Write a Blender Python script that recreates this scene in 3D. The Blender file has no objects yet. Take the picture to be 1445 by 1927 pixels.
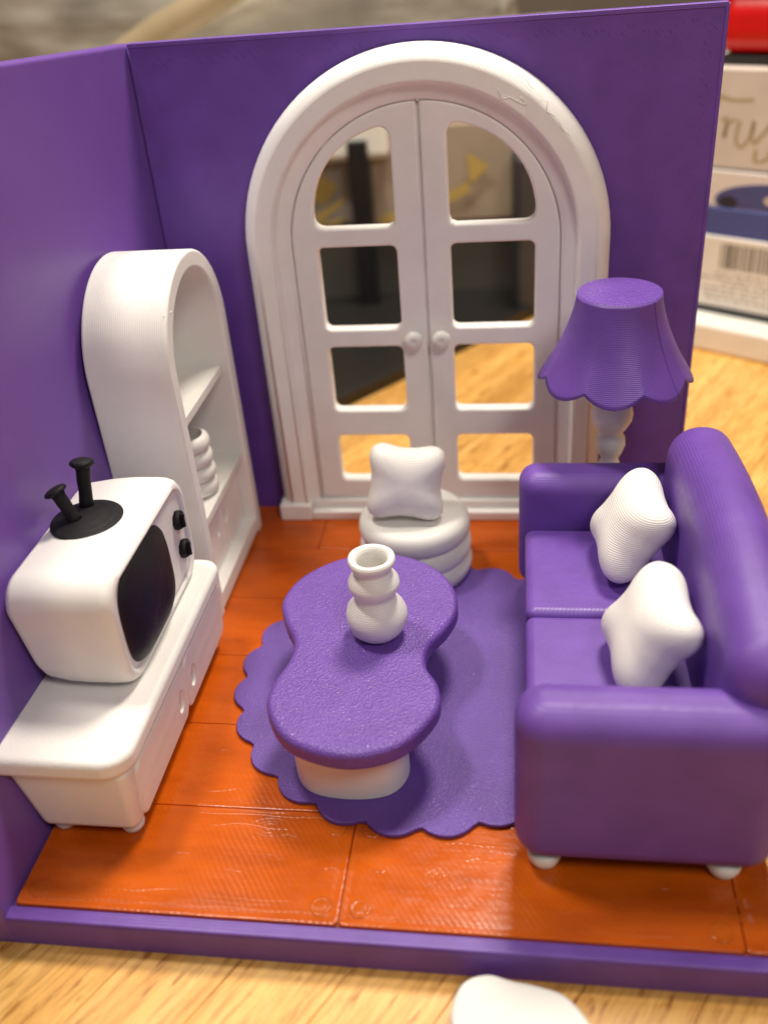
import bpy, bmesh, math, random
from mathutils import Vector, Matrix, noise
from math import sin, cos, pi, radians, sqrt
random.seed(7)
C = bpy.context.scene.collection
SC = bpy.context.scene
# one Blender unit is one centimetre of the miniature
SC.unit_settings.system = 'METRIC'; SC.unit_settings.scale_length = 0.01

# ------------------------------------------------------------------ camera
cd = bpy.data.cameras.new('camera'); cam = bpy.data.objects.new('camera', cd); C.objects.link(cam)
cam.location = (10.812, -27.673, 17.367)
cam.rotation_euler = (1.00839, 0.0736991, 0.1238087)
cd.sensor_fit = 'AUTO'; cd.sensor_width = 36; cd.lens = 1764.52/1927*36
cd.clip_start = 0.5; cd.clip_end = 600
cd.dof.use_dof = True; cd.dof.focus_distance = 23.6; cd.dof.aperture_fstop = 0.085
SC.camera = cam

# ------------------------------------------------------------------ world and lamps
w = bpy.data.worlds.new("World"); SC.world = w; w.use_nodes = True
bg = w.node_tree.nodes['Background']
bg.inputs[0].default_value = (0.95, 0.82, 0.75, 1); bg.inputs[1].default_value = 0.135

def area(name, loc, target, size, power, col, sizey=None):
    l = bpy.data.lights.new(name, 'AREA'); l.energy = power; l.color = col
    l.shape = 'RECTANGLE' if sizey else 'DISK'; l.size = size
    if sizey: l.size_y = sizey
    o = bpy.data.objects.new(name, l); C.objects.link(o); o.location = loc
    o.rotation_euler = (Vector(target)-Vector(loc)).to_track_quat('-Z', 'Y').to_euler()
    return o
area('ceiling_light', (17, 14, 62), (8, -5, 2), 14, 39500, (1, .90, .77))
area('ceiling_light', (-13, -4, 66), (8, -8, 2), 9, 24500, (1, .92, .80))
area('ceiling_light', (30, -40, 52), (6, -4, 3), 16, 11500, (1, .92, .84))

SC.view_settings.view_transform = 'Standard'; SC.view_settings.look = 'None'
SC.view_settings.exposure = 0; SC.view_settings.gamma = 1
try:
    SC.cycles.use_denoising = True; SC.cycles.denoiser = 'OPENIMAGEDENOISE'
    SC.cycles.sample_clamp_indirect = 6
except Exception: pass

# ------------------------------------------------------------------ materials
def newmat(name):
    m = bpy.data.materials.new(name); m.use_nodes = True
    nt = m.node_tree; b = nt.nodes['Principled BSDF']
    return m, nt, b
def N(nt, t, **kw):
    n = nt.nodes.new(t)
    for k, v in kw.items():
        if k in n.inputs.keys() if isinstance(k, str) else False: n.inputs[k].default_value = v
        else: setattr(n, k, v)
    return n
def mapped(nt, rot=(0,0,0), scale=(1,1,1)):
    tc = nt.nodes.new('ShaderNodeTexCoord'); mp = nt.nodes.new('ShaderNodeMapping')
    mp.inputs['Rotation'].default_value = rot; mp.inputs['Scale'].default_value = scale
    nt.links.new(tc.outputs['Object'], mp.inputs['Vector']); return mp.outputs[0]
def lines(nt, period, rot=(0,0,0), axis='Z', distort=0.6, saw=False):
    wv = nt.nodes.new('ShaderNodeTexWave'); wv.wave_type = 'BANDS'; wv.bands_direction = axis
    wv.wave_profile = 'SAW' if saw else 'SIN'
    wv.inputs['Scale'].default_value = 0.314/period
    wv.inputs['Distortion'].default_value = distort; wv.inputs['Detail'].default_value = 2
    wv.inputs['Detail Scale'].default_value = 0.25*period/0.05
    nt.links.new(mapped(nt, rot), wv.inputs['Vector']); return wv.outputs['Fac']
def noise_out(nt, scale, detail=3, rot=(0,0,0), sc=(1,1,1), rough=.5):
    n = nt.nodes.new('ShaderNodeTexNoise'); n.inputs['Scale'].default_value = scale
    n.inputs['Detail'].default_value = detail; n.inputs['Roughness'].default_value = rough
    nt.links.new(mapped(nt, rot, sc), n.inputs['Vector']); return n.outputs['Fac']
def bump(nt, h, strength, dist, prev=None):
    b = nt.nodes.new('ShaderNodeBump'); b.inputs['Strength'].default_value = strength
    b.inputs['Distance'].default_value = dist
    nt.links.new(h, b.inputs['Height'])
    if prev is not None: nt.links.new(prev, b.inputs['Normal'])
    return b.outputs['Normal']
def ramp(nt, fac, stops):
    r = nt.nodes.new('ShaderNodeValToRGB')
    while len(r.color_ramp.elements) < len(stops): r.color_ramp.elements.new(.5)
    for e, (p, c) in zip(r.color_ramp.elements, stops):
        e.position = p; e.color = (*c, 1) if len(c) == 3 else c
    nt.links.new(fac, r.inputs[0]); return r.outputs[0]
def maprange(nt, f, a, b):
    m = nt.nodes.new('ShaderNodeMapRange'); m.inputs['To Min'].default_value = a; m.inputs['To Max'].default_value = b
    nt.links.new(f, m.inputs['Value']); return m.outputs[0]

def pla(name, col, rough=.42, layer=.055, lstr=.35, ldist=.012, lump=.15, axis='Z', rot=(0,0,0), distort=.5,
        blotch=.10, sss=0, spec=.5, coat=0):
    m, nt, b = newmat(name)
    n1 = noise_out(nt, 1.1, 4)
    c2 = tuple(min(1, x*(1+blotch)) for x in col); c1 = tuple(x*(1-blotch) for x in col)
    nt.links.new(ramp(nt, n1, [(.3, c1), (.7, c2)]), b.inputs['Base Color'])
    nt.links.new(maprange(nt, noise_out(nt, 5, 3), rough-.08, rough+.1), b.inputs['Roughness'])
    b.inputs['Specular IOR Level'].default_value = spec
    if coat: b.inputs['Coat Weight'].default_value = coat; b.inputs['Coat Roughness'].default_value = .25
    p = bump(nt, noise_out(nt, 2.2, 3), lump, .05)
    p = bump(nt, lines(nt, layer, rot, axis, distort), lstr, ldist, p)
    nt.links.new(p, b.inputs['Normal'])
    if sss:
        b.inputs['Subsurface Weight'].default_value = sss
        b.inputs['Subsurface Radius'].default_value = (1, .8, .6); b.inputs['Subsurface Scale'].default_value = .12
    return m
PUR = (.142, .060, .350)
WHT = (.84, .83, .80)
purple = pla('purple_plastic', PUR, rough=.50, layer=.045, lstr=.35, ldist=.010, lump=.10)
purple_back = pla('purple_backrest_plastic', PUR, rough=.46, layer=.060, axis='X', lstr=.38, ldist=.012, lump=.12, distort=.6)
purple_wall = pla('purple_wall_plastic', PUR, rough=.45, layer=.075, axis='X', rot=(0, radians(45), 0), lstr=.16, ldist=.006, distort=.3, lump=.06)
purple_side = pla('purple_side_wall_plastic', (.155, .070, .335), rough=.36, layer=.04, axis='Y', lstr=.08, ldist=.004, distort=.8, lump=.02, blotch=.03)
purple_lip = pla('purple_lip_plastic', PUR, rough=.38, layer=.07, axis='Y', lstr=.4, ldist=.012, distort=.8, lump=.08)
purple_seat = pla('purple_seat_plastic', PUR, rough=.4, layer=.07, axis='X', rot=(0, 0, radians(45)), lstr=.28, ldist=.010, distort=.4, lump=.08)
purple_shade = pla('purple_lampshade_plastic', PUR, rough=.42, layer=.044, lstr=.38, ldist=.011, distort=2.6, lump=.1)
white = pla('white_plastic', WHT, rough=.42, layer=.04, lstr=.18, ldist=.005, blotch=.02, sss=.12, lump=.10)
white_door = pla('white_door_plastic', (.89, .88, .86), rough=.5, layer=.08, axis='X', rot=(0, radians(45), 0), lstr=.16, ldist=.006, lump=.12, distort=.6, blotch=.03, sss=.1)
white_pillow = pla('white_pillow_plastic', (.87, .85, .81), rough=.5, layer=.050, lstr=.46, ldist=.013, blotch=.02, distort=.9, sss=.1, lump=.12)
white_vase = pla('white_vase_plastic', (.88, .86, .82), rough=.42, layer=.048, lstr=.38, ldist=.011, blotch=.02, distort=1., sss=.1, lump=.15)
white_cool = pla('white_grey_plastic', (.76, .75, .71), rough=.5, layer=.045, lstr=.2, ldist=.006, blotch=.02, sss=.1, lump=.08)
white_side = pla('white_side_printed_plastic', WHT, rough=.42, layer=.05, axis='X', lstr=.30, ldist=.008, blotch=.02, sss=.1, lump=.14, distort=.8)
screen_m = pla('matte_black_screen', (.008, .006, .009), rough=.5, layer=.05, lstr=.2, ldist=.01, lump=.05, spec=.35)
black = pla('black_plastic', (.007, .006, .008), rough=.62, spec=.28, layer=.05, lstr=.4, ldist=.012, lump=.4)

def textured(name, col, rough, s1, str1, sparkle=1.0, blotch=.08, spec=.5):
    m, nt, b = newmat(name)
    c2 = tuple(min(1, x*(1+blotch)) for x in col); c1 = tuple(x*(1-blotch) for x in col)
    nt.links.new(ramp(nt, noise_out(nt, .9, 4), [(.3, c1), (.7, c2)]), b.inputs['Base Color'])
    b.inputs['Roughness'].default_value = rough; b.inputs['Specular IOR Level'].default_value = spec
    p = bump(nt, noise_out(nt, s1, 2, rough=.6), str1*.45, .035)
    v = nt.nodes.new('ShaderNodeTexVoronoi'); v.feature = 'F1'; v.inputs['Scale'].default_value = s1*1.25
    nt.links.new(mapped(nt), v.inputs['Vector'])
    p = bump(nt, v.outputs['Distance'], .22*sparkle, .03, p)
    nt.links.new(p, b.inputs['Normal'])
    # tiny glossy facets left by the textured print bed
    v2 = nt.nodes.new('ShaderNodeTexVoronoi'); v2.inputs['Scale'].default_value = 17
    nt.links.new(mapped(nt), v2.inputs['Vector'])
    lt = N(nt, 'ShaderNodeMath', operation='LESS_THAN'); lt.inputs[1].default_value = .22
    nt.links.new(v2.outputs['Distance'], lt.inputs[0])
    sx = nt.nodes.new('ShaderNodeSeparateColor'); nt.links.new(v2.outputs['Color'], sx.inputs[0])
    gt = N(nt, 'ShaderNodeMath', operation='GREATER_THAN'); gt.inputs[1].default_value = 1-.22*sparkle
    nt.links.new(sx.outputs[0], gt.inputs[0])
    mu = N(nt, 'ShaderNodeMath', operation='MULTIPLY'); nt.links.new(lt.outputs[0], mu.inputs[0]); nt.links.new(gt.outputs[0], mu.inputs[1])
    nt.links.new(maprange(nt, mu.outputs[0], rough, .17), b.inputs['Roughness'])
    nt.links.new(maprange(nt, mu.outputs[0], 0, 1), b.inputs['Coat Weight'])
    b.inputs['Coat Roughness'].default_value = .16
    b2 = nt.nodes.new('ShaderNodeBump'); b2.inputs['Strength'].default_value = 1; b2.inputs['Distance'].default_value = .05
    nt.links.new(noise_out(nt, 26, 2), b2.inputs['Height']); nt.links.new(b2.outputs[0], b.inputs['Coat Normal'])
    return m
purple_top = textured('purple_tabletop_texture', PUR, .42, 16, .42, 2.6)
purple_rug = textured('purple_rug_texture', (.120, .052, .310), .46, 21, .40, 2.1)
purple_cap = textured('purple_lamp_cap_texture', PUR, .34, 9, 1.6, 2.5)
white_top = textured('white_bed_texture', (.84, .82, .79), .45, 13, .6, .2, .02)

def orange():
    m, nt, b = newmat('orange_translucent_plastic')
    n1 = noise_out(nt, .8, 6, sc=(.5, 1.4, 1), rough=.62)
    nt.links.new(ramp(nt, n1, [(.18, (.34, .056, .002)), (.5, (.54, .096, .003)), (.80, (.66, .132, .005))]), b.inputs['Base Color'])
    nt.links.new(maprange(nt, noise_out(nt, 3, 4), .10, .32), b.inputs['Roughness'])
    p = bump(nt, lines(nt, .12, (0, 0, radians(-35)), 'X', 2.2), .18, .012)
    p = bump(nt, noise_out(nt, 2.4, 5, sc=(.25, 1.6, 1), rough=.6), .35, .04, p)
    nt.links.new(p, b.inputs['Normal'])
    b.inputs['Subsurface Weight'].default_value = .25
    b.inputs['Subsurface Radius'].default_value = (1, .25, .06); b.inputs['Subsurface Scale'].default_value = .25
    b.inputs['Specular IOR Level'].default_value = .42
    return m
orange_m = orange()

GRAIN = radians(60)
def wood():
    m, nt, b = newmat('butcher_block_wood')
    oi = nt.nodes.new('ShaderNodeObjectInfo')
    tc = nt.nodes.new('ShaderNodeTexCoord')
    ad = N(nt, 'ShaderNodeVectorMath', operation='ADD')
    sc = N(nt, 'ShaderNodeVectorMath', operation='SCALE'); sc.inputs['Scale'].default_value = 37
    cb = nt.nodes.new('ShaderNodeCombineXYZ'); nt.links.new(oi.outputs['Random'], cb.inputs[0]); nt.links.new(oi.outputs['Random'], cb.inputs[1])
    nt.links.new(cb.outputs[0], sc.inputs[0]); nt.links.new(tc.outputs['Object'], ad.inputs[0]); nt.links.new(sc.outputs[0], ad.inputs[1])
    def tex(s, detail, scl, rough=.6, dist=0):
        mp = nt.nodes.new('ShaderNodeMapping'); mp.inputs['Scale'].default_value = scl
        nt.links.new(ad.outputs[0], mp.inputs[0])
        n = nt.nodes.new('ShaderNodeTexNoise'); n.inputs['Scale'].default_value = s; n.inputs['Detail'].default_value = detail
        n.inputs['Roughness'].default_value = rough; n.inputs['Distortion'].default_value = dist
        nt.links.new(mp.outputs[0], n.inputs['Vector']); return n.outputs['Fac']
    broad = tex(.9, 4, (.12, 1, 1), dist=.6)
    fine = tex(7, 4, (.10, 1, 1), .7)
    fleck = tex(5, 2, (.22, 1, 1), .5)
    base = ramp(nt, broad, [(.25, (.58, .28, .060)), (.5, (.80, .44, .115)), (.78, (.92, .60, .21))])
    mx = N(nt, 'ShaderNodeMix', data_type='RGBA', blend_type='MULTIPLY'); mx.inputs[0].default_value = .75
    nt.links.new(base, mx.inputs['A']); nt.links.new(ramp(nt, fine, [(.36, (.62, .50, .36)), (.55, (1, 1, 1)), (.75, (1.0, .98, .9))]), mx.inputs['B'])
    m2 = N(nt, 'ShaderNodeMix', data_type='RGBA', blend_type='MULTIPLY'); m2.inputs[0].default_value = .85
    nt.links.new(mx.outputs['Result'], m2.inputs['A']); nt.links.new(ramp(nt, fleck, [(.30, (.50, .32, .16)), (.40, (1, 1, 1))]), m2.inputs['B'])
    hs = nt.nodes.new('ShaderNodeHueSaturation')
    nt.links.new(maprange(nt, oi.outputs['Random'], .82, 1.12), hs.inputs['Value'])
    nt.links.new(m2.outputs['Result'], hs.inputs['Color'])
    nt.links.new(hs.outputs[0], b.inputs['Base Color'])
    b.inputs['Roughness'].default_value = .38
    nt.links.new(bump(nt, fine, .12, .02), b.inputs['Normal'])
    return m
wood_m = wood()
def plain(name, col, rough=.5, col2=None, s=.6, bumpy=0, spec=.5, sc=(1,1,1)):
    m, nt, b = newmat(name)
    c2 = col2 or tuple(min(1, x*1.12) for x in col)
    nt.links.new(ramp(nt, noise_out(nt, s, 4, sc=sc), [(.3, col), (.7, c2)]), b.inputs['Base Color'])
    b.inputs['Roughness'].default_value = rough; b.inputs['Specular IOR Level'].default_value = spec
    if bumpy: nt.links.new(bump(nt, noise_out(nt, s*2.5, 5, sc=sc), bumpy, .5), b.inputs['Normal'])
    return m

# ------------------------------------------------------------------ helpers
def finish(o, parent=None):
    C.objects.link(o)
    if parent is not None:
        o.parent = parent; o.location = -Vector(parent.location)
        if any(parent.rotation_euler): o.location = (0, 0, 0)
    return o
def mesh_obj(name, verts, faces, mat, parent=None, smooth=True, mats=None):
    me = bpy.data.meshes.new(name); me.from_pydata([tuple(v) for v in verts], [], faces); me.update()
    bm = bmesh.new(); bm.from_mesh(me); bmesh.ops.recalc_face_normals(bm, faces=bm.faces); bm.to_mesh(me); bm.free()
    me.materials.append(mat)
    if smooth: me.polygons.foreach_set('use_smooth', [True]*len(me.polygons))
    return finish(bpy.data.objects.new(name, me), parent)
def wn(o):
    md = o.modifiers.new('wn', 'WEIGHTED_NORMAL'); md.keep_sharp = True; md.weight = 100
    return o
def box(name, lo, hi, mat, parent=None, r=.05, seg=3, deform=None, taper=None, cuts=0, M=None):
    bm = bmesh.new(); bmesh.ops.create_cube(bm, size=1)
    lo = Vector(lo); hi = Vector(hi)
    for v in bm.verts: v.co = Vector(((v.co.x+.5)*(hi.x-lo.x)+lo.x, (v.co.y+.5)*(hi.y-lo.y)+lo.y, (v.co.z+.5)*(hi.z-lo.z)+lo.z))
    if taper:
        for v in bm.verts: v.co = taper(v.co)
    if r: bmesh.ops.bevel(bm, geom=bm.edges[:], offset=r, segments=seg, profile=.5, affect='EDGES', clamp_overlap=True)
    if cuts:
        bmesh.ops.subdivide_edges(bm, edges=[e for e in bm.edges if e.calc_length() > 1.0], cuts=cuts, use_grid_fill=True)
    if deform:
        for v in bm.verts: v.co = deform(v.co.copy())
    if M is not None: bm.transform(M)
    me = bpy.data.meshes.new(name); bm.to_mesh(me); bm.free()
    me.materials.append(mat); me.polygons.foreach_set('use_smooth', [True]*len(me.polygons))
    return wn(finish(bpy.data.objects.new(name, me), parent))
def plate(name, outlines, thick, mat, M, parent=None, bevel=.05, res=3):
    """outlines: closed 2-D polygons (the inner ones are holes); extruded along local z, rounded edges."""
    cu = bpy.data.curves.new(name, 'CURVE'); cu.dimensions = '2D'; cu.fill_mode = 'BOTH'
    cu.extrude = max(.001, thick/2-bevel); cu.bevel_depth = bevel; cu.bevel_resolution = res; cu.offset = -bevel
    for pts in outlines:
        s = cu.splines.new('POLY'); s.points.add(len(pts)-1)
        for p, q in zip(s.points, pts): p.co = (q[0], q[1], 0, 1)
        s.use_cyclic_u = True
    t = bpy.data.objects.new('t', cu); C.objects.link(t)
    dg = bpy.context.evaluated_depsgraph_get(); me = bpy.data.meshes.new_from_object(t.evaluated_get(dg)); 
    bpy.data.objects.remove(t); bpy.data.curves.remove(cu)
    me.name = name; me.transform(M)
    bm = bmesh.new(); bm.from_mesh(me); bmesh.ops.remove_doubles(bm, verts=bm.verts, dist=.0008)
    bmesh.ops.recalc_face_normals(bm, faces=bm.faces); bm.to_mesh(me); bm.free()
    me.materials.clear(); me.materials.append(mat); me.polygons.foreach_set('use_smooth', [True]*len(me.polygons))
    return wn(finish(bpy.data.objects.new(name, me), parent))
XZ = lambda y: Matrix(((1,0,0,0),(0,0,-1,y),(0,1,0,0),(0,0,0,1)))     # plate facing -y, centred on plane y
YZ = lambda x: Matrix(((0,0,1,x),(1,0,0,0),(0,1,0,0),(0,0,0,1)))      # plate facing +x
XY = lambda z: Matrix.Translation((0, 0, z))
def lathe(name, prof, c, mat, parent=None, seg=64, rfun=None, wob=0):
    vs, fs = [], []; n = len(prof)
    for i, (r, z) in enumerate(prof):
        for k in range(seg):
            a = 2*pi*k/seg; rr = r if rfun is None else rfun(r, z, a, i)[0]; zz = z if rfun is None else rfun(r, z, a, i)[1]
            if wob: rr += wob*noise.noise(Vector((cos(a)*1.2, sin(a)*1.2, zz*3)))
            vs.append((c[0]+rr*cos(a), c[1]+rr*sin(a), c[2]+zz))
    for i in range(n-1):
        for k in range(seg):
            k2 = (k+1) % seg; fs.append((i*seg+k, i*seg+k2, (i+1)*seg+k2, (i+1)*seg+k))
    if prof[0][0] > 1e-4: fs.append(tuple(range(seg-1, -1, -1)))
    if prof[-1][0] > 1e-4: fs.append(tuple((n-1)*seg+k for k in range(seg)))
    o = mesh_obj(name, vs, fs, mat, parent)
    if prof[0][0] <= 1e-4 or prof[-1][0] <= 1e-4:
        bm = bmesh.new(); bm.from_mesh(o.data); bmesh.ops.remove_doubles(bm, verts=bm.verts, dist=.0005); bm.to_mesh(o.data); bm.free()
    return wn(o)
def tube(name, pts, rad, mat, parent=None, seg=10, closed=False):
    vs, fs = [], []; n = len(pts); pts = [Vector(p) for p in pts]
    rad = rad if isinstance(rad, (list, tuple)) else [rad]*n
    for i, p in enumerate(pts):
        t = (pts[min(i+1, n-1)]-pts[max(i-1, 0)]).normalized()
        u = t.cross(Vector((0.13, .21, 1))).normalized(); v = t.cross(u)
        for k in range(seg):
            a = 2*pi*k/seg; vs.append(p+(u*cos(a)+v*sin(a))*rad[i])
    for i in range(n-1):
        for k in range(seg):
            k2 = (k+1) % seg; fs.append((i*seg+k, i*seg+k2, (i+1)*seg+k2, (i+1)*seg+k))
    fs.append(tuple(range(seg))); fs.append(tuple((n-1)*seg+k for k in range(seg)))
    return mesh_obj(name, vs, fs, mat, parent)
def thing(name, label, cat, loc=(0, 0, 0), group=None):
    o = bpy.data.objects.new(name, None); o.empty_display_size = .5; C.objects.link(o); o.location = loc
    o['label'] = label; o['category'] = cat
    if group: o['group'] = group
    return o
def tag(o, label, cat, group=None):
    o['label'] = label; o['category'] = cat
    if group: o['group'] = group
    return o
def struct(o): o['kind'] = 'structure'; return o
def rrect(x0, y0, x1, y1, r, n=6):
    rs = r if isinstance(r, (list, tuple)) else [r]*4; out = []
    for (cx, cy, a0, q) in ((x1-rs[0], y1-rs[0], 0, rs[0]), (x0+rs[1], y1-rs[1], 90, rs[1]), (x0+rs[2], y0+rs[2], 180, rs[2]), (x1-rs[3], y0+rs[3], 270, rs[3])):
        for i in range(n+1):
            a = radians(a0+90*i/n); out.append((cx+q*cos(a), cy+q*sin(a)))
    return out
def ellipse(cx, cy, a, b, n=20): return [(cx+a*cos(2*pi*i/n), cy+b*sin(2*pi*i/n)) for i in range(n)]
def spline_closed(pts, n=10):
    out = []; m = len(pts)
    for i in range(m):
        p0, p1, p2, p3 = (Vector(pts[(i+j-1) % m]) for j in range(4))
        for k in range(n):
            t = k/n
            q = .5*((2*p1)+(p2-p0)*t+(2*p0-5*p1+4*p2-p3)*t*t+(3*p1-p0-3*p2+p3)*t**3); out.append((q.x, q.y))
    return out

# ------------------------------------------------------------------ wooden table under everything
TZ = -.95
table = bpy.data.objects.new('wooden_table', None); C.objects.link(table); table['kind'] = 'structure'
SW = 2.05
for i in range(-26, 40):
    me = None
    s0 = i*SW + .35; lw = SW-.012
    bm = bmesh.new(); bmesh.ops.create_cube(bm, size=1)
    for v in bm.verts: v.co = Vector((v.co.x*130, v.co.y*lw, v.co.z*2.0-1.0))
    bmesh.ops.bevel(bm, geom=[e for e in bm.edges if all(v.co.z > -.5 for v in e.verts)], offset=.014, segments=1, affect='EDGES')
    me = bpy.data.meshes.new('stave'); bm.to_mesh(me); bm.free(); me.materials.append(wood_m)
    o = bpy.data.objects.new('stave', me); C.objects.link(o); o.parent = table
    nx, ny = sin(GRAIN), -cos(GRAIN); tx, ty = cos(GRAIN), sin(GRAIN)
    sh = 20+random.uniform(-1, 1)
    o.location = (nx*(s0+SW/2)+tx*sh, ny*(s0+SW/2)+ty*sh, TZ); o.rotation_euler = (0, 0, GRAIN)

# far room wall behind the table, out of focus
struct(box('wall', (-120, 96, -60), (140, 98, 90), plain('beige_wall_paint', (.30, .26, .21), .8, s=.05), None, r=0))

# ------------------------------------------------------------------ the toy room shell
RW, RD, RH = 16.0, 16.25, 15.0
room = thing('toy_room_shell', 'purple open-fronted toy room of two tall walls on a low base, standing on the wooden table', 'dollhouse room', (8, 0, TZ))
# base tray with raised lip in front
box('base_tray', (-1.3, -RD-.32, TZ), (RW, .42, -.16), purple, room, r=.03)
lip = box('front_lip', (-.10, -RD-.33, -.155), (RW+.0, -RD+.0, -.06), purple_lip, room, r=.05)
lip['label'] = 'ribbed front lip of the base'
# back wall: border strip and panel, door opening left solid behind the doorway except the arch
def arch_pts(cx, cz, r, zb, n=40, rx=None, rz=None):
    rx = rx or r; rz = rz or r
    return [(cx-rx, zb)] + [(cx-rx*cos(pi*i/n), cz+rz*sin(pi*i/n)) for i in range(n+1)] + [(cx+rx, zb)]
outer = [(-.02, TZ+.1), (-.02, RH), (RW, RH), (RW, TZ+.1)]
wall_o = [(.0, -.14), (.0, RH), (RW, RH), (RW, -.14), (12.55, -.14)] + arch_pts(8, 9.3, 4.55, -.14)[::-1] + [(3.45, -.14)]
plate('back_wall', [wall_o], .42, purple_wall, XZ(.21), room, bevel=.035)
# left wall with rounded top edge
def lean(v):
    a = -min(0, v.y); h = max(0, v.z)/15
    v.x -= .15*a*h; v.z += .05*a*h
    return v
box('left_wall', (-.56, -RD-.33, TZ+.02), (-.012, .42, RH+.02), purple_side, room, r=.13, seg=4, cuts=9, deform=lean)
# raised edge strips on the back wall
box('edge_strip', (RW-.10, -.035, -.05), (RW+.0, .30, RH-.02), purple, room, r=.02)
box('edge_strip', (.02, -.03, RH-.09), (RW-.03, .30, RH+.03), purple, room, r=.02)
# small blobs left by the print head along the border of the back wall
vs, fs = [], []
def tick(x, z, L, wd, dx, dz):
    k = len(vs); nx, nz = -dz, dx
    for s, t, h in ((0, 0, 0), (.5, 1, .005), (1, 0, 0), (.5, -1, .0)):
        vs.append((x+dx*L*s+nx*wd*t, -.002-h*2, z+dz*L*s+nz*wd*t))
    vs.append((x+dx*L*.5, .02, z+dz*L*.5)); fs.extend([(k, k+1, k+2), (k, k+2, k+3)])
for i in range(88):
    x = .6+i*.172+random.uniform(-.04, .04); tick(x, RH-.30-random.uniform(0, .22), random.uniform(.06, .2), .008, .72, -.69)
for i in range(60):
    z = RH-.4-i*.21+random.uniform(-.05, .05); tick(RW-.42-random.uniform(0, .16)-.0012*i*i*.1, z, random.uniform(.05, .22)*(1-i/90), .008, .6, -.8)
o = mesh_obj('print_marks', vs, fs, purple, room, smooth=False); o['kind'] = 'stuff'

# ------------------------------------------------------------------ orange plank floor
floor = thing('plank_floor', 'glossy orange plastic floor of wide engraved planks with round screw heads', 'floor', (8, -8, 0))
PW = 2.68
def plank(x0, x1, y0, y1):
    jit = random.uniform(0, .012)
    M = Matrix.Translation(((x0+x1)/2, (y0+y1)/2, 0)); hx, hy = (x1-x0)/2-.010, (y1-y0)/2-.009
    r = .10
    # outline ring profile gives a rounded, slightly raised rim like the printed plank
    vs, fs = [], []
    def ring(ins, z):
        pts = rrect(-hx+ins, -hy+ins, hx-ins, hy-ins, max(.03, r-ins*.6), 4); k = len(vs)
        vs.extend([(p[0], p[1], z) for p in pts]); return k, len(pts)
    rings = [ring(0, -.14), ring(0, -.03), ring(.012, -.008), ring(.045, 0), ring(.11, -.003), ring(.15, -.012), ring(.20, -.012+jit*.6), ring(.3, -.005+jit*.6)]
    for (a, n), (b, _) in zip(rings, rings[1:]):
        for k in range(n): fs.append((a+k, a+(k+1) % n, b+(k+1) % n, b+k))
    fs.append(tuple(rings[-1][0]+k for k in range(rings[-1][1])))
    o = mesh_obj('plank', [M @ Vector(v) for v in vs], fs, orange_m, floor)
    md = o.modifiers.new('wn', 'WEIGHTED_NORMAL'); md.weight = 60
    return o
def screw(o, x, y, r=.20):
    s = lathe('screw_head', [(r+.04, -.02), (r+.03, .006), (r, .011), (r-.035, .004), (r-.06, .002), (r-.10, .008), (.0001, .010)], (x, y, 0), orange_m, None, 20)
    s.parent = o; s.location = -Vector(o.location)-Vector(o.parent.location); s.location = (0, 0, 0)
    return s
rows = [(0, [0, 4.2, 12.2, 16]), (1, [0, 8.0, 16]), (2, [0, 4.6, 12.4, 16]), (3, [0, 8.2, 16]), (4, [0, 11.2, 16]), (5, [0, 7.12, 15.2, 16])]
for ri, xs in rows:
    y1 = -ri*PW-(.02 if ri == 0 else 0); y0 = -(ri+1)*PW if ri < 5 else -RD
    for a, b in zip(xs, xs[1:]):
        p = plank(a, b, y0, y1)
        if ri >= 4 and b-a > 2:
            for sx in (a+.42, b-.42):
                for sy in (y0+.42, y1-.42):
                    if .2 < sx < RW-.1: screw(p, sx, sy)
# engraved grain curves, little ridges of plastic
vs, fs = [], []
def ridge(pts, wd, h):
    global vs, fs
    n = len(pts)
    for i, (x, y) in enumerate(pts):
        a = Vector(pts[min(i+1, n-1)])-Vector(pts[max(i-1, 0)]); a.normalize(); nn = Vector((-a.y, a.x)); f = sin(pi*(i+.3)/(n-.4))
        k = len(vs); vs += [(x+nn.x*wd, y+nn.y*wd, -.03), (x, y, h*max(.05, f)), (x-nn.x*wd, y-nn.y*wd, -.03)]
        if i: fs += [(k-3, k, k+1, k-2), (k-2, k+1, k+2, k-1)]
rr = random.Random(5)
for (x, y, L) in [(9.5, -14.5, .8), (3.6, -13.9, 2.2), (5.1, -14.7, .6), (9.9, -15.0, 1.0), (1.2, -14.7, 2.6), (4.4, -15.1, .5), (12.2, -15.3, .9), (2.6, -12.2, 1.0), (3.0, -11.6, .7), (2.9, -12.9, 1.6), (5.4, -14.1, .5), (9.0, -14.1, 1.3),
                  (6.6, -14.9, .35), (7.6, -14.9, .4), (13.5, -14.9, .7), (8.2, -15.6, 1.8), (1.5, -15.7, 2.5), (3.1, -9.3, .6), (2.9, -6.6, .8), (10.9, -15.7, 2.0), (7.0, -1.3, 1.5), (4.0, -1.2, 1.3)]:
    n = 12; ph = rr.uniform(0, 6); am = rr.uniform(.02, .06)
    ridge([(x+L*i/(n-1), y+am*sin(ph+i*.7)) for i in range(n)], .022, .016)
for y0_ in (-13.48, -13.58, -15.78, -15.90, -16.02):
    for xa, xb in ((.5, 3.4), (3.3, 6.7), (7.6, 11.2), (11.0, 14.8)):
        n = 26; sh_ = rr.uniform(-.3, .3)
        ridge([(xa+sh_+(xb-xa)*i/(n-1), y0_+.018*sin(i*.5+xa)) for i in range(n)], .014, .008)
for (x, y) in [(3.25, -12.35), (15.4, -15.3), (5.2, -13.9), (9.3, -15.0)]:
    for q in (.12, .22, .33):
        ridge([(x+q*1.5*cos(a*.45), y+q*.75*sin(a*.45)) for a in range(13)], .018, .016)
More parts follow.
